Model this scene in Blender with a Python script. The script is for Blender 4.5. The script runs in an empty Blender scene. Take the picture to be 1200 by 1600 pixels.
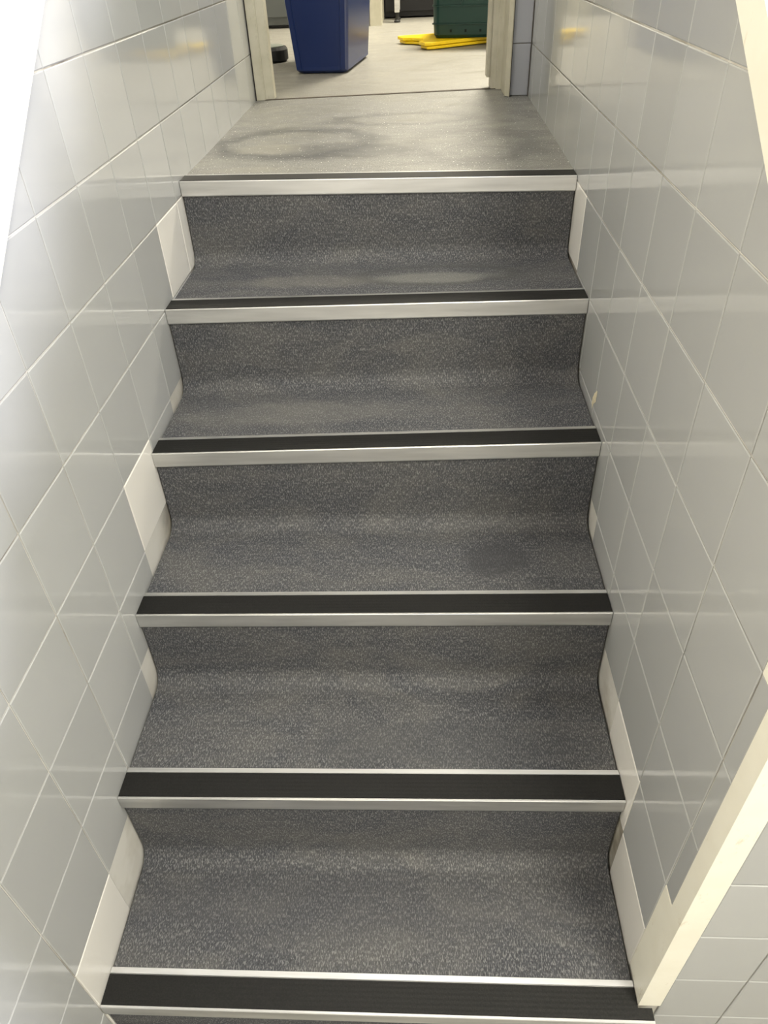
import bpy, bmesh, math, random
from mathutils import Vector, Matrix
random.seed(7)
SC = bpy.context.scene
COL = SC.collection

# ------------------------------------------------------------ camera, world, lights, exposure
CAM = Vector((0.0921, -1.6437, 0.4131))
PITCH, YAW, ROLL, FPX = -0.6781, -0.0654, -0.0471, 1129.0
fw = Vector((math.sin(YAW)*math.cos(PITCH), math.cos(YAW)*math.cos(PITCH), math.sin(PITCH)))
rt = Vector((math.cos(YAW), -math.sin(YAW), 0)); up = rt.cross(fw)
r2 = rt*math.cos(ROLL) + up*math.sin(ROLL); u2 = -rt*math.sin(ROLL) + up*math.cos(ROLL)
cd = bpy.data.cameras.new('camera'); cam = bpy.data.objects.new('camera', cd); COL.objects.link(cam)
cd.sensor_fit = 'VERTICAL'; cd.sensor_height = 36; cd.lens = FPX/1600*36; cd.clip_start = 0.01
M3 = Matrix((r2, u2, -fw)).transposed()
cam.matrix_world = Matrix.Translation(CAM) @ M3.to_4x4()
SC.camera = cam

w = bpy.data.worlds.new('world'); SC.world = w; w.use_nodes = True
w.node_tree.nodes['Background'].inputs[0].default_value = (0.8, 0.85, 1, 1)
w.node_tree.nodes['Background'].inputs[1].default_value = 0.3

SC.view_settings.view_transform = 'Standard'; SC.view_settings.look = 'None'
SC.view_settings.gamma = 1; SC.view_settings.use_curve_mapping = False
SC.view_settings.exposure = 0.0

def area(name, loc, size, energy, color, rot=(0, 0, 0)):
    l = bpy.data.lights.new(name, 'AREA'); l.shape = 'RECTANGLE'; l.size, l.size_y = size
    l.energy = energy; l.color = color
    o = bpy.data.objects.new(name, l); COL.objects.link(o); o.location = loc; o.rotation_euler = rot
    return o
CEIL = 2.1
area('hall_lamp', (0.85, -1.95, CEIL-0.06), (0.45, 0.45), 78, (1.0, 0.95, 0.80))
area('window_daylight', (2.36, -1.0, 1.11), (0.60, 0.30), 150, (0.87, 0.87, 1.0), (0, math.radians(90), 0))
area('stair_fill_light', (0.0, 0.15, CEIL-0.06), (0.25, 0.6), 8, (1.0, 0.98, 0.92))  # added fill light for the landing, not a known lamp
area('kitchen_lamp', (0.65, 2.9, CEIL-0.06), (0.7, 0.7), 165, (1.0, 0.92, 0.76))

# ------------------------------------------------------------ materials
def mat(name, color=(.8, .8, .8), rough=.5, metal=0, coat=0):
    m = bpy.data.materials.new(name); m.use_nodes = True
    b = m.node_tree.nodes['Principled BSDF']
    b.inputs['Base Color'].default_value = (*color, 1); b.inputs['Roughness'].default_value = rough
    b.inputs['Metallic'].default_value = metal; b.inputs['Coat Weight'].default_value = coat
    return m
def N(m, t, **kw):
    n = m.node_tree.nodes.new(t)
    for k, v in kw.items(): setattr(n, k, v)
    return n
def LK(m, a, b): m.node_tree.links.new(a, b)
def noise(m, vec, scale, detail=2, rough=.5, dist=0):
    n = N(m, 'ShaderNodeTexNoise'); n.inputs['Scale'].default_value = scale
    n.inputs['Detail'].default_value = detail; n.inputs['Roughness'].default_value = rough
    n.inputs['Distortion'].default_value = dist
    if vec is not None: LK(m, vec, n.inputs['Vector'])
    return n.outputs['Fac']
def ramp(m, fac, stops):
    r = N(m, 'ShaderNodeValToRGB'); e = r.color_ramp.elements
    while len(e) < len(stops): e.new(.5)
    for el, (p, c) in zip(e, stops):
        el.position = p; el.color = (*c, 1) if len(c) == 3 else c
    LK(m, fac, r.inputs['Fac']); return r.outputs['Color']
def mix(m, fac, a, b, mode='MIX'):
    n = N(m, 'ShaderNodeMix', data_type='RGBA', blend_type=mode)
    for s, v in ((n.inputs[0], fac), (n.inputs[6], a), (n.inputs[7], b)):
        if isinstance(v, (int, float)): s.default_value = v
        elif isinstance(v, tuple): s.default_value = (*v, 1)
        else: LK(m, v, s)
    return n.outputs[2]
def math_(m, op, a, b=0.0):
    n = N(m, 'ShaderNodeMath', operation=op)
    for s, v in zip(n.inputs, (a, b)):
        if isinstance(v, (int, float)): s.default_value = v
        else: LK(m, v, s)
    return n.outputs[0]
def bump(m, h, strength, dist):
    b = N(m, 'ShaderNodeBump'); b.inputs['Strength'].default_value = strength; b.inputs['Distance'].default_value = dist
    LK(m, h, b.inputs['Height']); LK(m, b.outputs[0], m.node_tree.nodes['Principled BSDF'].inputs['Normal'])
def P(m): return m.node_tree.nodes['Principled BSDF'].inputs
def world_pos(m): return N(m, 'ShaderNodeNewGeometry').outputs['Position']
def mapping(m, vec, scale):
    n = N(m, 'ShaderNodeMapping'); n.inputs['Scale'].default_value = scale; LK(m, vec, n.inputs['Vector']); return n.outputs[0]

def tile_material(name, color, rough, var=.06):
    m = mat(name, color, rough)
    rnd = N(m, 'ShaderNodeObjectInfo').outputs['Random']
    p = world_pos(m)
    a = tuple(c*(1-var) for c in color); b = tuple(min(1, c*(1+var)) for c in color)
    c1 = mix(m, rnd, a, b)
    dirt = ramp(m, noise(m, p, 55, 5, .7), [(.66, (0, 0, 0)), (.80, (1, 1, 1))])
    c2 = mix(m, math_(m, 'MULTIPLY', dirt, .10), c1, (.32, .28, .20))
    LK(m, c2, P(m)['Base Color'])
    bump(m, noise(m, p, 9, 1), .15, .004)
    return m
M_tile = tile_material('glazed_tile', (.41, .42, .415), .085)
M_white = tile_material('white_patch_tile', (.78, .765, .72), .28, .04)
def grout_material():
    m = mat('grout', (.6, .6, .56), .85); p = world_pos(m)
    a = ramp(m, noise(m, p, 5, 4, .65), [(.40, (.66, .65, .60)), (.52, (.40, .37, .30)), (.66, (.10, .085, .065))])
    b = ramp(m, noise(m, p, 2.2, 2), [(.42, (0, 0, 0)), (.6, (1, 1, 1))])
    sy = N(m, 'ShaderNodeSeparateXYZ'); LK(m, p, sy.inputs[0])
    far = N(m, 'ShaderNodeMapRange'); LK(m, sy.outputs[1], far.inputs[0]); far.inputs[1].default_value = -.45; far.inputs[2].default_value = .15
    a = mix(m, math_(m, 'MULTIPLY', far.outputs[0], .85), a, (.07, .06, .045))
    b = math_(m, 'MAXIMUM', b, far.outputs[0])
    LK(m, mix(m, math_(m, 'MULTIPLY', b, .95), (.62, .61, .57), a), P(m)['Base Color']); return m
M_grout = grout_material()
def plaster_material():
    m = mat('cream_plaster', (.80, .76, .64), .7); p = world_pos(m)
    LK(m, ramp(m, noise(m, p, 30, 5), [(.3, (.60, .55, .44)), (.6, (.70, .66, .54))]), P(m)['Base Color'])
    bump(m, noise(m, p, 60, 5, .6), .7, .004); return m
M_plaster = plaster_material()
def paint_material(name, c1, c2, dark, rough=.35):
    m = mat(name, c1, rough); p = world_pos(m)
    c = ramp(m, noise(m, p, 18, 4), [(.35, c2), (.6, c1)])
    d = ramp(m, noise(m, mapping(m, p, (1, 1, .35)), 60, 5, .7), [(.62, (0, 0, 0)), (.72, (1, 1, 1))])
    LK(m, mix(m, math_(m, 'MULTIPLY', d, .5), c, dark), P(m)['Base Color'])
    bump(m, noise(m, p, 90, 3), .2, .001); return m
M_trim = paint_material('cream_trim_paint', (.84, .82, .71), (.81, .785, .67), (.55, .48, .34), .4)
M_frame = paint_material('door_frame_paint', (.48, .46, .37), (.42, .40, .31), (.16, .13, .08), .4)
M_wallpaint = mat('white_wall_paint', (.75, .74, .70), .7)
M_ceiling = mat('ceiling_paint', (.8, .8, .78), .8)

def vinyl_material(name, base_lo, base_hi, wear, marks=None, rough=(.42, .6), fleck_amt=.36, sparkle=False):
    """safety vinyl: mottled grey with short pale flecks; UV is metres (x, run of the sheet)"""
    m = mat(name, base_lo, .5)
    uv = N(m, 'ShaderNodeUVMap').outputs[0]; p = world_pos(m)
    base = ramp(m, noise(m, mapping(m, uv, (1, .5, 1)), 300, 2, .6), [(.35, base_lo), (.65, base_hi)])
    w1 = ramp(m, noise(m, mapping(m, uv, (2.2, 5, 1)), 1.6, 4, .6, 1.5), [(.40, (0, 0, 0)), (.68, (1, 1, 1))])
    base = mix(m, math_(m, 'MULTIPLY', w1, .38), base, wear)
    # flecks in two sizes, stretched along the run of the sheet
    f = None
    for sc, lo, hi in (((400, 110, 1), .59, .69), ((720, 190, 1), .54, .66)):
        n = ramp(m, noise(m, mapping(m, uv, sc), 1, 1, .5), [(lo, (0, 0, 0)), (hi, (1, 1, 1))])
        f = n if f is None else math_(m, 'MAXIMUM', f, n)
    col = mix(m, math_(m, 'MULTIPLY', f, fleck_amt), base, (.42, .42, .41))
    dk = ramp(m, noise(m, mapping(m, uv, (420, 160, 1)), 1, 1), [(.30, (1, 1, 1)), (.38, (0, 0, 0))])
    col = mix(m, math_(m, 'MULTIPLY', dk, .5), col, (.015, .015, .02))
    rr = mix(m, w1, (rough[1],)*3, (rough[0],)*3)
    if marks:
        for (cx, cy, rx, ry, inner, colr, amt, nz) in marks:      # soft stains in metres on the floor plan
            sx = N(m, 'ShaderNodeSeparateXYZ'); LK(m, p, sx.inputs[0])
            dn = math_(m, 'MULTIPLY', math_(m, 'SUBTRACT', noise(m, p, 14, 3), .5), nz)
            dx = math_(m, 'DIVIDE', math_(m, 'SUBTRACT', sx.outputs[0], cx), rx)
            dy = math_(m, 'DIVIDE', math_(m, 'SUBTRACT', sx.outputs[1], cy), ry)
            d = math_(m, 'ADD', math_(m, 'SQRT', math_(m, 'ADD', math_(m, 'MULTIPLY', dx, dx), math_(m, 'MULTIPLY', dy, dy))), dn)
            if inner:   # ring
                k = ramp(m, d, [(0, (0, 0, 0)), (inner, (0, 0, 0)), (min(.99, inner+.18), (1, 1, 1)), (1, (0, 0, 0))])
            else:
                k = ramp(m, d, [(0, (1, 1, 1)), (.6, (1, 1, 1)), (1, (0, 0, 0))])
            col = mix(m, math_(m, 'MULTIPLY', k, amt), col, colr)
    if sparkle:     # grit in the wearing surface
        sp = ramp(m, noise(m, mapping(m, uv, (260, 150, 1)), 1, 0), [(.765, (0, 0, 0)), (.80, (1, 1, 1))])
        col = mix(m, sp, col, (.85, .84, .78))
    LK(m, col, P(m)['Base Color']); LK(m, rr, P(m)['Roughness'])
    bump(m, noise(m, uv, 420, 2), .25, .0008)
    return m
LO, HI, WEAR = (.030, .032, .038), (.054, .056, .064), (.115, .110, .098)
MARKS = [(.235, -.62, .075, .06, 0, (.035, .036, .04), .65, .9),
         (.13, -.10, .20, .062, .62, (.05, .052, .05), .6, .35),
         (.13, -.115, .14, .035, 0, (.20, .20, .18), .45, .5),
         (-.16, -.12, .17, .04, 0, (.19, .18, .16), .3, .8),
         (-.15, -.37, .30, .05, 0, (.17, .165, .15), .3, .9),
         (.12, -.90, .30, .06, 0, (.045, .047, .05), .35, .9),
         (-.05, -1.10, .5, .07, 0, (.055, .055, .06), .3, .8)]
M_vinyl = vinyl_material('grey_safety_vinyl', LO, HI, WEAR, MARKS, (.66, .8), .32)
LM = [(-.22, .36, .25, .20, .55, (.055, .057, .056), .7, .5), (-.10, .26, .22, .10, 0, (.06, .061, .06), .55, .7),
      (.22, .30, .20, .22, .5, (.06, .06, .06), .4, .7), (-.28, .30, .10, .07, 0, (.25, .24, .20), .6, .5), (-.30, .10, .12, .03, 0, (.25, .24, .20), .6, .7),
      (.05, .62, .25, .10, .5, (.06, .06, .06), .5, .7)]
M_land_lit = vinyl_material('lit_landing_vinyl', (.135, .135, .126), (.21, .205, .182), (.30, .29, .24), LM, (.34, .5), .4, sparkle=True)  # stair vinyl lightened: the bright light on the landing is put into its colour
M_room = vinyl_material('room_vinyl', (.15, .145, .125), (.24, .23, .195), (.30, .285, .235), None, (.35, .5), .5)

def alu_material():
    m = mat('brushed_aluminium', (.72, .72, .71), .34, 1.0); p = world_pos(m)
    n = noise(m, mapping(m, p, (5, 60, 60)), 1, 2, .5)
    LK(m, ramp(m, n, [(.3, (.58, .58, .57)), (.7, (.74, .74, .73))]), P(m)['Base Color'])
    LK(m, ramp(m, noise(m, mapping(m, p, (14, 200, 200)), 1, 3), [(.3, (.38,)*3), (.7, (.48,)*3)]), P(m)['Roughness'])
    return m
M_alu = alu_material()
def rubber_material():
    m = mat('black_grip_rubber', (.012, .012, .011), .6); P(m)['Specular IOR Level'].default_value = .3; p = world_pos(m)
    LK(m, ramp(m, noise(m, p, 400, 3), [(.4, (.004, .004, .0035)), (.75, (.012, .0115, .010))]), P(m)['Base Color'])
    bump(m, noise(m, mapping(m, p, (600, 250, 250)), 1, 2), .3, .0006); return m
M_rubber = rubber_material()
M_dark = mat('gap_shade_dark', (.02, .018, .015), .8)  # near-black colour that paints the shade in the door frame gaps
M_conc = mat('stair_concrete', (.05, .047, .042), .9)

# ------------------------------------------------------------ helpers
def obj(name, bm, m, parent=None, smooth=False, recalc=True):
    me = bpy.data.meshes.new(name)
    if recalc: bmesh.ops.recalc_face_normals(bm, faces=bm.faces)
    for f in bm.faces: f.smooth = smooth
    bm.to_mesh(me); bm.free(); me.materials.append(m)
    o = bpy.data.objects.new(name, me); COL.objects.link(o)
    if parent: o.parent = parent
    return o
def struct(name, bm, m, **k):
    o = obj(name, bm, m, **k); o['kind'] = 'structure'; return o
def empty(name, loc=(0, 0, 0), rz=0):
    o = bpy.data.objects.new(name, None); COL.objects.link(o); o.location = loc; o.rotation_euler.z = rz
    o.empty_display_size = .1; return o
def tag(o, label, cat, group=None):
    o['label'] = label; o['category'] = cat
    if group: o['group'] = group
def box(bm, x0, x1, y0, y1, z0, z1, bev=0):
    vs = [bm.verts.new((x, y, z)) for z in (z0, z1) for (x, y) in ((x0, y0), (x1, y0), (x1, y1), (x0, y1))]
    fs = [bm.faces.new([vs[i] for i in f]) for f in ((3, 2, 1, 0), (4, 5, 6, 7), (0, 1, 5, 4), (1, 2, 6, 5), (2, 3, 7, 6), (3, 0, 4, 7))]
    if bev:
        es = {e for f in fs for e in f.edges}
        bmesh.ops.bevel(bm, geom=list(es), offset=bev, segments=2, affect='EDGES', profile=.6)
def prism(bm, pts, axis, a, b):
    """polygon pts (2-D) extruded along axis 'x','y','z' from a to b"""
    def P3(p, t):
        return (t, p[0], p[1]) if axis == 'x' else (p[0], t, p[1]) if axis == 'y' else (p[0], p[1], t)
    A = [bm.verts.new(P3(p, a)) for p in pts]; B = [bm.verts.new(P3(p, b)) for p in pts]
    bm.faces.new(A); bm.faces.new(B[::-1]); n = len(pts)
    for i in range(n): bm.faces.new([A[i], B[i], B[(i+1) % n], A[(i+1) % n]])
def loft(bm, pl, pr, xl, xr, nseg=12, closed=False, v0=0):
    """surface between a left profile and a right profile, lists of (y, z); UV in metres"""
    uvl = bm.loops.layers.uv.verify(); rows = []
    n = len(pl); arc = [v0]
    for i in range(1, n): arc.append(arc[-1]+math.dist(pl[i], pl[i-1]))
    for s in range(nseg+1):
        t = s/nseg; x = xl+(xr-xl)*t
        rows.append([bm.verts.new((x, pl[i][0]*(1-t)+pr[i][0]*t, pl[i][1]*(1-t)+pr[i][1]*t)) for i in range(n)])
    m = n if closed else n-1
    for s in range(nseg):
        for i in range(m):
            j = (i+1) % n
            f = bm.faces.new([rows[s][i], rows[s+1][i], rows[s+1][j], rows[s][j]])
            us = (xl+(xr-xl)*s/nseg, xl+(xr-xl)*(s+1)/nseg)
            aj = arc[j] if j else arc[-1]+.01
            for lp, uv in zip(f.loops, ((us[0], arc[i]), (us[1], arc[i]), (us[1], aj), (us[0], aj))): lp[uvl].uv = uv
    if closed:
        bm.faces.new(rows[0]); bm.faces.new(rows[-1][::-1])
    return arc[-1]
def project(p):
    v = Vector(p)-CAM; d = v.dot(fw)
    if d < .02: return None
    return 600+FPX*v.dot(r2)/d, 800-FPX*v.dot(u2)/d
def in_frame(pts, mg=30):
    q = [project(p) for p in pts]; q = [a for a in q if a]
    if not q: return False
    return max(a[0] for a in q) > -mg and min(a[0] for a in q) < 1200+mg and max(a[1] for a in q) > -mg and min(a[1] for a in q) < 1600+mg

# ------------------------------------------------------------ measured layout (metres)
H = .4267                                    # half the clear width between the tiled walls
TS = .1524                                   # six inch tiles
NL = [(.0030, .0050), (-.2587, -.1735), (-.5076, -.3575), (-.7598, -.5386), (-1.0120, -.7192), (-1.2600, -.9127)]
NR = [(-.0010, -.0050), (-.2577, -.1690), (-.5130, -.3385), (-.7618, -.5290), (-1.0075, -.7160), (-1.2610, -.9090)]
HALL = -1.095                                # floor of the hall at the foot of the stairs
YEND = -1.2365                               # where the right wall ends
YDOOR = 1.0
def stair_z(y):
    for i in range(6):
        if y > (NL[i][0]+NR[i][0])/2+.0: return (NL[i][1]+NR[i][1])/2
    return HALL

# ------------------------------------------------------------ walls
def slope_left(y):  return .3557+(y+.4594)*.742
def slope_right(y): return .3439+(y+.7366)*.68
# wall bodies stand behind the tiles; their inner face is the grout
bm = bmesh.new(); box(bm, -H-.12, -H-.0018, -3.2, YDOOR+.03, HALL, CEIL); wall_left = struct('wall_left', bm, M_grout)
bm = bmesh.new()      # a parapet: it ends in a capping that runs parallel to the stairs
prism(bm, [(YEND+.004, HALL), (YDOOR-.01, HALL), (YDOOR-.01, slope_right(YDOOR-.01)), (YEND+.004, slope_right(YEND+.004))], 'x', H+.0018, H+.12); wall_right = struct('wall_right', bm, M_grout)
bm = bmesh.new(); box(bm, H+.12, 2.4, YEND+.0025, YEND+.12, HALL, -.05); wall_front = struct('wall_hall', bm, M_grout)

tile_cache = {}
def tile_mesh(w, h, m):
    key = (round(w, 4), round(h, 4), m.name)
    if key in tile_cache: return tile_cache[key]
    bm = bmesh.new(); g = .0011; b = .0014
    a, c = w/2-g, h/2-g
    def ring(dx, z): return [bm.verts.new((sx*(a-dx), sy*(c-dx), z)) for sx, sy in ((-1, -1), (1, -1), (1, 1), (-1, 1))]
    r0, r1, r2_ = ring(0, -.006), ring(0, -.0009), ring(b, 0)
    for p_, q_ in ((r0, r1), (r1, r2_)):
        for i in range(4): bm.faces.new([p_[i], p_[(i+1) % 4], q_[(i+1) % 4], q_[i]])
    bm.faces.new(r2_)
    me = bpy.data.meshes.new('tile'); bm.to_mesh(me); bm.free(); me.materials.append(m); tile_cache[key] = me
    return me
BAS = {'left': Matrix(((0, 0, 1), (1, 0, 0), (0, 1, 0))), 'right': Matrix(((0, 0, -1), (-1, 0, 0), (0, 1, 0))),
       'front': Matrix(((1, 0, 0), (0, 0, -1), (0, 1, 0)))}
def put_tile(parent, side, c, w, h, m, bulk):
    jit = Matrix.Rotation(random.gauss(0, .0007), 3, 'X') @ Matrix.Rotation(random.gauss(0, .0007), 3, 'Y')
    Mx = Matrix.Translation(c) @ (BAS[side] @ jit).to_4x4()
    me = tile_mesh(w, h, m)
    if bulk is not None:
        bulk.append((me, Mx)); return
    o = bpy.data.objects.new('tile', me); COL.objects.link(o); o.parent = parent; o.matrix_world = Mx
def flush_bulk(bulk, parent, m):
    bm = bmesh.new()
    for me, Mx in bulk:
        t = bmesh.new(); t.from_mesh(me); t.transform(Mx)
        tmp = bpy.data.meshes.new('t'); t.to_mesh(tmp); t.free(); bm.from_mesh(tmp); bpy.data.meshes.remove(tmp)
    if bulk:
        o = obj('tile_field', bm, m, parent, recalc=False); o['kind'] = 'stuff'
def side_wall(side, parent, y0, z0, jr, ir, ymin, ymax, slope, white, skip=()):
    bulk = []; x = -H if side == 'left' else H
    for i in range(*ir):
        for j in range(*jr):
            if (i, j) in skip: continue
            a, b = y0+j*TS, y0+(j+1)*TS; top, bot = z0-i*TS, z0-(i+1)*TS
            a2, b2 = max(a, ymin), min(b, ymax)
            if b2-a2 < .01: continue
            bot2 = max(bot, HALL); top2 = min(top, CEIL, (slope((a+b)/2)+.06) if side == 'right' and not in_frame([(x, (a+b)/2, top)], 200) else 9)
            if top2-bot2 < .01: continue
            if bot > slope(b)+.02 and bot > slope(a)+.02: continue   # behind the plaster
            if top < stair_z(b2)-.03: continue                     # buried beside the stairs
            m = M_white if (i, j) in white else M_tile
            c = Vector((x, (a2+b2)/2, (top2+bot2)/2))
            vis = in_frame([(x, yy, zz) for yy in (a2, b2) for zz in (top2, bot2)])
            put_tile(parent, side, c, b2-a2, top2-bot2, m, None if vis or m is M_white else bulk)
    flush_bulk(bulk, parent, M_tile)
side_wall('left', wall_left, -.3436, .2796, (-19, 10), (-12, 10), -3.2, .975, slope_left,
          {(2, 1), (2, 2), (4, -2), (5, -2), (6, -3), (7, -4), (7, -5), (7, -6), (8, -6)})
side_wall('right', wall_right, -.5676, .2884, (-6, 11), (-12, 9), -1.2075, .885, slope_right,
          {(2, 3), (5, 0), (6, -2), (6, -3), (7, -3), (7, -4), (8, -4)}, {(i, -5) for i in range(6, 10)} | {(i, -5) for i in range(-9, 3)})
# the tiled wall beside the foot of the stairs, facing the hall
bulk = []
for i in range(17):
    for j in range(0, 12):
        z1 = -.037-i*TS; z0 = z1-TS; x0 = .5645-TS+j*TS; x1 = x0+TS; x0 = max(x0, .4595)
        if z1 < HALL: continue
        z0 = max(z0, HALL)
        if z1-z0 < .01: continue
        vis = in_frame([(x, YEND, z) for x in (x0, x1) for z in (z0, z1)])
        put_tile(wall_front, 'front', Vector(((x0+x1)/2, YEND, (z0+z1)/2)), x1-x0, z1-z0, M_tile, None if vis else bulk)
flush_bulk(bulk, wall_front, M_tile)
# white painted corner of the right wall: front face and the return onto the stair side
bm = bmesh.new()
zb = NR[5][1]+.004
prism(bm, [(H-.0012, -1.2080), (H-.0012, YEND-.0014), (.4592, YEND-.0014), (.4592, YEND+.003), (H+.003, YEND+.003), (H+.003, -1.2080)], 'z', zb, slope_right(-1.22)+.01)
struct('trim_1', bm, M_trim)
bm = bmesh.new()   # bare painted filler where column and bottom row have no tile
prism(bm, [(-1.2085, zb), (-1.2085, .2884-6*TS-.001), (-1.1785, .2884-6*TS-.001), (-1.1785, .2884-7*TS-.001), (-1.1785, zb)], 'x', H-.0004, H+.004)
prism(bm, [(-1.2085, .2884-3*TS), (-1.2085, slope_right(-1.2085)), (-1.1785, slope_right(-1.1785)), (-1.1785, .2884-3*TS)], 'x', H-.0004, H+.004)
struct('trim_2', bm, M_trim)
# little rag of broken plaster on the right wall beside the third step
bm = bmesh.new(); rnd = random.Random(3); ring_ = []
for k in range(14):
    a = k/14*math.tau; r_ = rnd.uniform(.6, 1.15)
    ring_.append(bm.verts.new((H-.0006, -.4155+.012*r_*math.cos(a)-.010*math.sin(a), -.302+.024*r_*math.sin(a))))
cv = bm.verts.new((H-.004, -.414, -.300))
for k in range(14): bm.faces.new([ring_[k], ring_[(k+1) % 14], cv])
obj('plaster_chip', bm, mat('chipped_filler', (.62, .56, .40), .9), wall_right)['label'] = 'crumbled cream filler chip'

# sloping plaster above the tiles and its smooth edge band
def plaster(side, slope, x, ya, yb, band):
    s = 1 if side == 'left' else -1
    x0, x1 = sorted((x-s*.002, x+s*.009))
    bm = bmesh.new()
    ztop = CEIL
    pts = [(ya, slope(ya)+band), (yb, slope(yb)+band)]
    if slope(yb)+band < ztop: pts.append((yb, ztop))
    pts.append((ya, ztop))
    prism(bm, pts, 'x', x0, x1); return bm
def slope_clip(slope, band):        # y where the band reaches the ceiling
    y = -.4
    while slope(y)+band < CEIL and y < .98: y += .005
    return y
bm = plaster('left', slope_left, -H, -3.0, min(.97, slope_clip(slope_left, .055)), .055)
struct('wall_upper_left', bm, M_plaster)
for nm, sl, x, s, ya, yb in (('trim_3', slope_left, -H, 1, -1.75, .97), ('trim_4', slope_right, H, -1, YEND-.003, .96)):
    bm = bmesh.new(); x0, x1 = sorted((x-s*(.001 if s > 0 else .135), x+s*.013))
    prism(bm, [(ya, sl(ya)), (yb, sl(yb)), (yb, sl(yb)+.056), (ya, sl(ya)+.056)], 'x', x0, x1)
    struct(nm, bm, M_trim)

# rest of the shell
bm = bmesh.new(); box(bm, -H-.12, 2.4, -3.2, 4.4, CEIL, CEIL+.08); box(bm, -1.6, -H-.12, .98, 4.4, CEIL, CEIL+.08); struct('ceiling', bm, M_ceiling)
bm = bmesh.new(); box(bm, -H-.12, 2.4, -3.2, YEND+.12, HALL-.1, HALL)
hall_floor = struct('floor', bm, M_room)
bm = bmesh.new(); box(bm, -H-.12, 2.4, -3.3, -3.2, HALL-.1, CEIL); struct('wall_back', bm, M_wallpaint)
bm = bmesh.new(); box(bm, 2.4, 2.5, -3.3, YEND+.12, HALL-.1, CEIL); struct('wall_hall_right', bm, M_wallpaint)
bm = bmesh.new(); box(bm, 2.4, 2.5, YEND+.12, 1.06, HALL-.1, CEIL); struct('wall_mezzanine_right', bm, M_wallpaint)
bm = bmesh.new(); box(bm, H+.12, 2.4, YEND, .999, -.15, -.05); struct('floor_mezzanine', bm, M_room)
win = empty('window_1', (2.385, -1.0, 1.11)); win['kind'] = 'structure'
for a in ((-.39, .39, -.25, -.215), (-.39, .39, .215, .25), (-.39, -.355, -.215, .215), (.355, .39, -.215, .215)):
    bm = bmesh.new(); box(bm, -.045, .014, a[0], a[1], a[2], a[3]); obj('window_frame', bm, M_wallpaint, win)
bm = bmesh.new(); box(bm, -1.7, -1.6, .98, 4.4, -.1, CEIL); struct('wall_kitchen_left', bm, M_wallpaint)
bm = bmesh.new(); box(bm, 1.6, 1.7, .98, 4.4, -.1, CEIL); struct('wall_kitchen_right', bm, M_wallpaint)
bm = bmesh.new(); box(bm, -1.7, 1.7, 4.4, 4.5, -.1, CEIL); struct('wall_kitchen_back', bm, M_wallpaint)

# ------------------------------------------------------------ landing, doorway
SILL_L, SILL_R = (-.3700, .9790), (.3560, 1.0400)
def sill(x): return SILL_L[1]+(x-SILL_L[0])*(SILL_R[1]-SILL_L[1])/(SILL_R[0]-SILL_L[0])
bm = bmesh.new()
loft(bm, [(.062, .0025), (.3, 0), (sill(-H), 0)], [(.058, -.0065), (.3, -.003), (sill(H), 0)], -H, H, 20)
struct('floor_landing', bm, M_land_lit)
bm = bmesh.new(); box(bm, -H, H, .02, .96, -.12, -.008); struct('floor_slab', bm, M_conc)
bm = bmesh.new(); loft(bm, [(sill(-1.6)-.0, -.003), (4.4, -.003)], [(sill(1.6), -.003), (4.4, -.003)], -1.6, 1.6, 2)
struct('floor_kitchen', bm, M_room)
bm = bmesh.new()   # dark seam under the doorway
prism(bm, [(-H, sill(-H)-.004), (H, sill(H)-.006), (H, sill(H)+.014), (-H, sill(-H)+.008)], 'z', -.004, .0014)
struct('trim_5', bm, mat('brown_seam', (.045, .032, .018), .8))
# walls either side and above the doorway (kitchen side)
bm = bmesh.new(); box(bm, -1.6, -.44, .985, 1.03, -.1, CEIL); box(bm, .44, 2.4, 1.0, 1.06, -.1, CEIL)
struct('wall_doorway', bm, M_wallpaint)
bm = bmesh.new(); box(bm, -.4269, .4269, 1.0, 1.05, 1.98, CEIL); struct('wall_over_door', bm, M_wallpaint)
# tiled pier right of the door
bm = bmesh.new(); box(bm, .3705, H+.001, .9025, 1.03, 0, CEIL); pier = struct('wall_pier', bm, M_grout)
M_tile_grey = tile_material('blue_grey_tile', (.36, .375, .41), .12)
for i in range(0, 14):
    z1 = .2884-(1-i)*TS; z0 = max(z1-TS, 0)
    if i == 0: z1, z0 = .1360, 0
    else: z0 = .1360+(i-1)*TS; z1 = z0+TS
    if z1 > CEIL: break
    c = Vector(((.3705+H)/2, .9005, (z0+z1)/2))
    put_tile(pier, 'front', c, H-.3705, z1-z0, M_tile_grey, None)
door = empty('door_1', (0, 1.0, 0)); door['kind'] = 'structure'
def dpart(name, bm, m=M_frame):
    o = obj(name, bm, m); o.parent = door; o.matrix_parent_inverse = Matrix.Translation((0, -1.0, 0)); return o
def bprism(pts, z0=.001, z1=1.98, b=.003):
    bm = bmesh.new(); prism(bm, pts, 'z', z0, z1)
    bmesh.ops.recalc_face_normals(bm, faces=bm.faces)
    es = [e for e in bm.edges if abs(e.verts[0].co.z-e.verts[1].co.z) > .5]
    bmesh.ops.bevel(bm, geom=es, offset=b, segments=2, affect='EDGES'); return bm
dpart('jamb', bprism([(-.4262, .974), (-.4262, 1.03), (-.3700, 1.03), (-.3700, .985)]))
dpart('architrave', bprism([(-.4262, .966), (-.4262, .980), (-.3960, .984), (-.3960, .970)]))
dpart('jamb', bprism([(.3560, 1.036), (.3235, 1.036), (.3235, 1.11), (.3560, 1.11)]))
dpart('door_stop', bprism([(.3235, 1.058), (.3115, 1.058), (.3115, 1.12), (.3235, 1.12)], .03))
dpart('lining', bprism([(.3560, 1.036), (.3560, .900), (.3700, .884), (.3700, 1.036)]))
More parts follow.
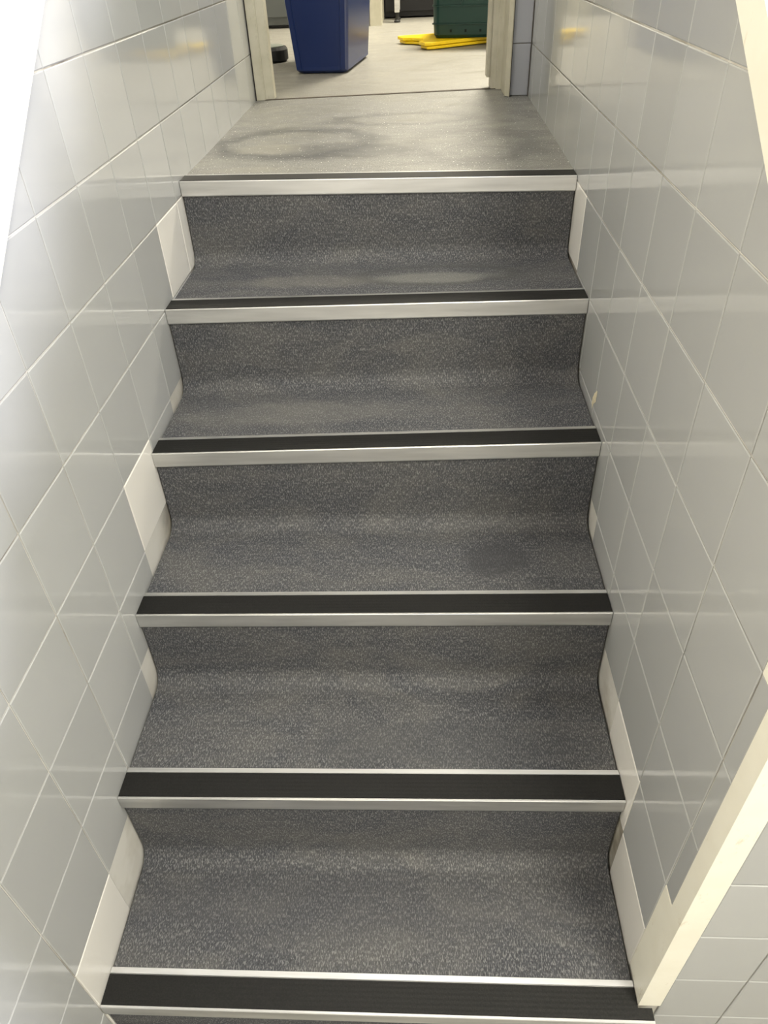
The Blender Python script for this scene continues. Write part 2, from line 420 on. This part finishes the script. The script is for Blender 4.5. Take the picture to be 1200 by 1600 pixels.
dpart('architrave', bprism([(.3400, 1.022), (.3400, 1.040), (.3600, 1.040), (.3600, 1.022)]))
bm = bmesh.new(); box(bm, -.4262, .370, .985, 1.03, 1.9, 1.98, .003); dpart('head', bm)
dpart('gap_shade_strip', bprism([(-.4266, .9635), (-.4266, .966), (-.4235, .966), (-.4235, .9635)], b=.0003), M_dark)  # thin dark strips drawn in as the shade between frame and wall
dpart('gap_shade_strip', bprism([(.3700, .8835), (.3700, .900), (.3712, .900), (.3712, .8835)], b=.0003), M_dark)

# ------------------------------------------------------------ the staircase
stairs = empty('staircase', (0, YEND, HALL))
tag(stairs, 'straight flight of steps covered in speckled grey vinyl between two tiled walls', 'staircase')
INV = Matrix.Translation((0, YEND, HALL)).inverted()
def spart(name, bm, m, parent=None, smooth=False, recalc=True):
    o = obj(name, bm, m, smooth=smooth, recalc=recalc); o.parent = parent or stairs
    if not parent: o.matrix_parent_inverse = INV
    return o
VX = H-.0035
def base_profile(N_):
    pts = [(.02, N_[0][1]-.008)]
    pts[0] = (.06, N_[0][1]-.008)
    for i in range(6):
        y, z = N_[i]
        pts.append((y+.007, z-.008))
        nz = N_[i+1][1] if i < 5 else HALL
        pts.append((y+.007, nz-.008 if i < 5 else HALL+.0005))
    pts.append((.06, HALL+.0005))
    return pts
bm = bmesh.new(); loft(bm, base_profile(NL), base_profile(NR), -H+.0003, H-.0003, 2, closed=True)
spart('concrete_base', bm, M_conc)
RC = .034
for k in range(6):
    def prof(N_):
        y, z = N_[k]; yr = y+.004
        zl = (N_[k+1][1]-.003) if k < 5 else HALL+.001
        ytop = z-.029
        pts = [(yr, ytop), (yr-.0005, (ytop+zl)/2)]
        if k < 5:
            for a in range(0, 8):
                t = a/7*math.pi/2
                pts.append((yr-.001-RC*(1-math.cos(t)), zl+RC*(1-math.sin(t))))
            tail = []
        else:
            pts.append((yr-.001, zl))
        return pts, zl
    (pl, zl), (pr, zr) = prof(NL), prof(NR)
    bm = bmesh.new(); end = loft(bm, pl, pr, -VX, VX, 16, v0=k*.45)
    spart('riser', bm, M_vinyl, smooth=True, recalc=False)
    if k < 5:
        def tp(N_, p):
            ya = p[-1][0]; yb = N_[k+1][0]+.052
            return [(ya+(yb-ya)*t, p[-1][1]+(.0004*math.sin(t*3.14))) for t in (0, .15, .5, 1)]
        bm = bmesh.new(); loft(bm, tp(NL, pl), tp(NR, pr), -VX, VX, 16, v0=end)
        spart('tread', bm, M_vinyl, smooth=True, recalc=False)
def nosing_prof(y, z):
    return [(y+.060, z-.003), (y+.059, z-.0008), (y+.050, z-.0002), (y+.0495, z-.0018), (y+.0045, z-.0018), (y+.0040, z-.0002),
            (y+.0012, z+.0001), (y+.0002, z-.001), (y, z-.029), (y+.0006, z-.031), (y+.0035, z-.031), (y+.0038, z-.0048), (y+.060, z-.0048)]
def grip_prof(y, z):
    p = [(y+.0490, z-.0024)]
    n = 12
    for i in range(n+1):
        yy = y+.0486-(.0436)*i/n
        p.append((yy, z+(.0004 if i % 2 else .0003)))
    p.append((y+.0046, z-.0024)); return p
for k in range(6):
    bm = bmesh.new(); loft(bm, nosing_prof(*NL[k]), nosing_prof(*NR[k]), -H+.0012, H-.0012, 8, closed=True)
    if k == 5:      # the lowest nosing runs on past the wall corner
        def ext(y, z): return [(YEND-.0035, z-.0048), (YEND-.0035, z-.0018), (y+.0045, z-.0018), (y+.0040, z-.0002), (y+.0012, z+.0001), (y+.0002, z-.001), (y, z-.029), (y+.0006, z-.031), (y+.0035, z-.031), (y+.0038, z-.0048)]
        loft(bm, ext(*NR[5]), ext(*NR[5]), H-.0012, .4475, 1, closed=True)
    n_ = spart('nosing', bm, M_alu); n_['label'] = 'aluminium nosing strip'
    bm = bmesh.new(); loft(bm, grip_prof(*NL[k]), grip_prof(*NR[k]), -H+.0012, H-.0012, 8, closed=True)
    if k == 5:
        def ge(y, z): return [(YEND-.0035, z-.0024), (YEND-.0035, z+.0004), (y+.0050, z+.0004), (y+.0046, z-.0024)]
        loft(bm, ge(*NR[5]), ge(*NR[5]), H-.0012, .4470, 1, closed=True)
    g = obj('grip_strip', bm, M_rubber, n_)
    g['label'] = 'black ribbed anti-slip insert'

# ------------------------------------------------------------ things in the room beyond
def loop_stack(bm, rings, cap0=True, cap1=False):
    R_ = [[bm.verts.new(p) for p in r] for r in rings]; n = len(R_[0])
    for a, b in zip(R_, R_[1:]):
        for i in range(n): bm.faces.new([a[i], a[(i+1) % n], b[(i+1) % n], b[i]])
    if cap0: bm.faces.new(R_[0][::-1])
    if cap1: bm.faces.new(R_[-1])
def rrect(w, d, r, z, inset=None, seg=4):
    pts = []
    for cx, cy, a0 in ((w/2-r, d/2-r, 0), (-w/2+r, d/2-r, 90), (-w/2+r, -d/2+r, 180), (w/2-r, -d/2+r, 270)):
        for s in range(seg+1):
            a = math.radians(a0+90*s/seg); pts.append((cx+r*math.cos(a), cy+r*math.sin(a), z))
    return pts
M_blue = mat('blue_bin_plastic', (.005, .017, .085), .32)
bump(M_blue, noise(M_blue, world_pos(M_blue), 300, 2), .1, .0005)
def blue_bin():
    ang = math.atan2(.4536, .0581)-math.pi/2
    t = empty('waste_bin', (-.243, 1.728, 0), ang)
    tag(t, 'tall narrow dark blue plastic bin standing just through the doorway', 'bin')
    bm = bmesh.new(); h = .62
    rings = []
    for z, g in ((0, -.010), (.008, 0), (.02, .0)):
        rings.append(rrect(.202+2*g, .452+2*g, .022, z))
    for z in (.2, .4, h): rings.append(rrect(.202+.09*z/h, .452+.09*z/h, .024, z))
    rings.append(rrect(.272, .522, .02, h)); rings.append(rrect(.19, .44, .02, .02))
    loop_stack(bm, rings, cap1=True)
    obj('body', bm, M_blue, t, smooth=False)
    for sx in (-1, 1):           # raised corner ribs on the narrow ends, recessed panel between
        for sy in (-1, 1):
            bm = bmesh.new(); q0, q1 = .101, .101+.045
            y0 = sy*(.226); y1 = sy*(.226+.045)
            pts = []
            for (xx, yy, z) in ((q0, y0, .012), (q1-.001, y1, h-.02)):
                pts.append([(sx*(xx-.004), yy-sy*.006, z), (sx*(xx-.030), yy-sy*.006, z), (sx*(xx-.026), yy+sy*.005, z), (sx*(xx-.008), yy+sy*.005, z)])
            loop_stack(bm, pts, True, True); obj('corner_rib', bm, M_blue, t)
    bm = bmesh.new(); outer = [rrect(.292, .542, .03, h-.02), rrect(.316, .566, .035, h-.015), rrect(.316, .566, .035, h+.012), rrect(.276, .526, .02, h+.012), rrect(.274, .524, .02, h-.02)]
    loop_stack(bm, outer, False); obj('rim', bm, M_blue, t)
blue_bin()

M_yel = mat('yellow_plastic', (.90, .62, .002), .4)
def floor_sign():
    u = Vector((.150, -.345)).normalized(); v = Vector((-u.y, u.x))    # u across the feet, v along the board
    t = empty('floor_sign', (.06, 2.20, 0), math.atan2(v.y, v.x))
    tag(t, 'folded yellow plastic floor sign lying flat under the green crate', 'sign')
    W_ = .33; L_ = .60
    def sheet(z0, z1, off):
        pts = [(0+off, -W_/2+.01), (0+off, -W_/2+.075), (.035, -W_/2+.105), (.060, 0), (.035, W_/2-.105), (0+off, W_/2-.075), (0+off, W_/2-.01), (.03+off, W_/2), (L_-.05, .09), (L_, .07), (L_, -.07), (L_-.05, -.09), (.03+off, -W_/2)]
        bm = bmesh.new(); prism(bm, pts, 'z', z0, z1); bmesh.ops.recalc_face_normals(bm, faces=bm.faces)
        bmesh.ops.bevel(bm, geom=[e for e in bm.edges if abs(e.verts[0].co.z-e.verts[1].co.z) < 1e-5], offset=.002, segments=1, affect='EDGES'); return bm
    obj('back_panel', sheet(0, .011, .010), M_yel, t); obj('front_panel', sheet(.013, .026, 0), M_yel, t)
    bm = bmesh.new(); box(bm, L_-.03, L_+.005, -.05, .05, .002, .030, .004); obj('handle', bm, M_yel, t)
floor_sign()

M_green = mat('green_crate_plastic', (.003, .034, .025), .42)
M_hole = mat('crate_hole_shadow', (.002, .006, .005), .9)
def crate():
    t = empty('crate', (.375, 2.29, .028), math.radians(-10))
    tag(t, 'dark green plastic crate resting on the folded yellow sign', 'crate')
    bm = bmesh.new()
    w_, d_, h_ = .40, .30, .28
    rings = [rrect(w_-.03, d_-.03, .025, 0), rrect(w_-.012, d_-.012, .03, .012), rrect(w_-.008, d_-.008, .03, .05), rrect(w_, d_, .03, h_), rrect(w_-.02, d_-.02, .025, h_), rrect(w_-.035, d_-.035, .02, .012)]
    loop_stack(bm, rings, cap1=True)
    obj('body', bm, M_green, t)
    for z in (.052, .118, .2):
        bm = bmesh.new(); g = .004
        loop_stack(bm, [rrect(w_-.006, d_-.006, .03, z-.003), rrect(w_+g, d_+g, .032, z-.002), rrect(w_+g, d_+g, .032, z+.002), rrect(w_-.006, d_-.006, .03, z+.003)], False)
        obj('rib', bm, M_green, t)
    for x in (-.115, -.05, .015, .08):
        bm = bmesh.new(); box(bm, x-.004, x+.004, -d_/2+.002, -d_/2+.0052, .022, .032); obj('drain_hole', bm, M_hole, t)
    for x in (-.07, .12):
        bm = bmesh.new(); box(bm, x-.004, x+.004, -d_/2-.003, -d_/2+.004, .12, h_-.01, .001); obj('upright_rib', bm, M_green, t)
    bm = bmesh.new(); loop_stack(bm, [rrect(w_-.002, d_-.002, .03, h_-.02), rrect(w_+.024, d_+.024, .035, h_-.018), rrect(w_+.024, d_+.024, .035, h_), rrect(w_-.018, d_-.018, .03, h_+.001)], False)
    obj('rim', bm, M_green, t)
crate()

M_black = mat('black_rubber', (.010, .011, .010), .6)
M_greytop = mat('grey_green_top', (.16, .18, .15), .6)
t = empty('door_stop_weight', (-.525, 1.90, 0)); tag(t, 'low round black rubber weight on the floor behind left door jamb', 'weight')
bm = bmesh.new()
loop_stack(bm, [[(r*math.cos(a/24*math.tau), r*math.sin(a/24*math.tau), z) for a in range(24)] for r, z in ((.066, 0), (.073, .006), (.073, .040), (.066, .050))], True, True)
obj('body', bm, M_black, t, smooth=False)
bm = bmesh.new(); loop_stack(bm, [[(r*math.cos(a/24*math.tau), r*math.sin(a/24*math.tau), z) for a in range(24)] for r, z in ((.058, .0495), (.058, .053), (.050, .055))], True, True)
obj('top_pad', bm, M_greytop, t)

M_steel = mat('dull_steel', (.11, .12, .12), .45, .3)
M_charcoal = mat('charcoal_panel', (.004, .004, .006), .5)
t = empty('steel_cabinet', (-.75, 3.44, 0)); tag(t, 'grey metal kitchen cabinet at the far left seen beside the blue bin', 'cabinet')
bm = bmesh.new(); box(bm, -.19, .22, -.20, .30, .012, .86, .004); obj('body', bm, M_steel, t)
bm = bmesh.new(); box(bm, -.185, .215, -.215, -.201, .05, .84, .003); obj('door', bm, M_steel, t)
bm = bmesh.new(); box(bm, -.18, .21, -.18, .28, 0, .012); obj('plinth', bm, M_charcoal, t)
bm = bmesh.new(); box(bm, .17, .182, -.245, -.215, .60, .78, .003); obj('handle', bm, M_alu, t)
bm = bmesh.new(); box(bm, -.172, -.108, 3.17, 3.60, -.003, CEIL); struct('wall_stub', bm, M_frame)
t = empty('work_table', (.30, 3.50, 0)); tag(t, 'metal work table whose slim adjustable leg shows against the dark recess', 'table')
bm = bmesh.new(); box(bm, -.38, .55, -.25, .02, .84, .875, .004); obj('tabletop', bm, M_alu, t)
for x, y in ((-.325, -.19), (.50, -.19), (-.325, -.02), (.50, -.02)):
    bm = bmesh.new(); box(bm, x-.014, x+.014, y-.014, y+.014, .045, .84, .003); lg = obj('leg', bm, M_alu, t)
    bm = bmesh.new()
    loop_stack(bm, [[(x+r*math.cos(a/12*math.tau), y+r*math.sin(a/12*math.tau), z) for a in range(12)] for r, z in ((.018, 0), (.018, .006), (.008, .012), (.008, .046))], True, True)
    obj('foot', bm, M_black, lg)
t = empty('recess_dark_fill', (.35, 3.86, 0)); tag(t, 'added black low block standing in for the darkness of the recess behind the table leg', 'cabinet')  # added block; its black colour stands in for the shade of the recess
bm = bmesh.new(); box(bm, -.46, .55, -.30, .20, .004, .80, .004); obj('body', bm, M_charcoal, t)
bm = bmesh.new(); box(bm, -.45, .045, -.313, -.301, .03, .78, .003); obj('door', bm, M_charcoal, t)
bm = bmesh.new(); box(bm, .055, .54, -.313, -.301, .03, .78, .003); obj('door', bm, M_charcoal, t)

# ------------------------------------------------------------ ceiling lamp fittings
M_fit = mat('lamp_fitting', (.85, .85, .85), .4)
def fitting(x, y, w_, d_, label):
    t = empty('ceiling_light', (x, y, CEIL-.05)); tag(t, label, 'ceiling light')
    bm = bmesh.new()
    for a in ((-w_/2-.03, -w_/2, -d_/2-.03, d_/2+.03), (w_/2, w_/2+.03, -d_/2-.03, d_/2+.03), (-w_/2, w_/2, -d_/2-.03, -d_/2), (-w_/2, w_/2, d_/2, d_/2+.03)):
        box(bm, *a, -.02, .05)
    obj('frame', bm, M_fit, t)
fitting(.85, -1.95, .45, .45, 'small square ceiling light in the hall at the foot of the stairs')
fitting(0, .15, .25, .6, 'added narrow frame round the unseen fill light above the top of the staircase')  # unseen fitting added only to house the fill light
fitting(.65, 2.9, .7, .7, 'square ceiling light in the room beyond the doorway')
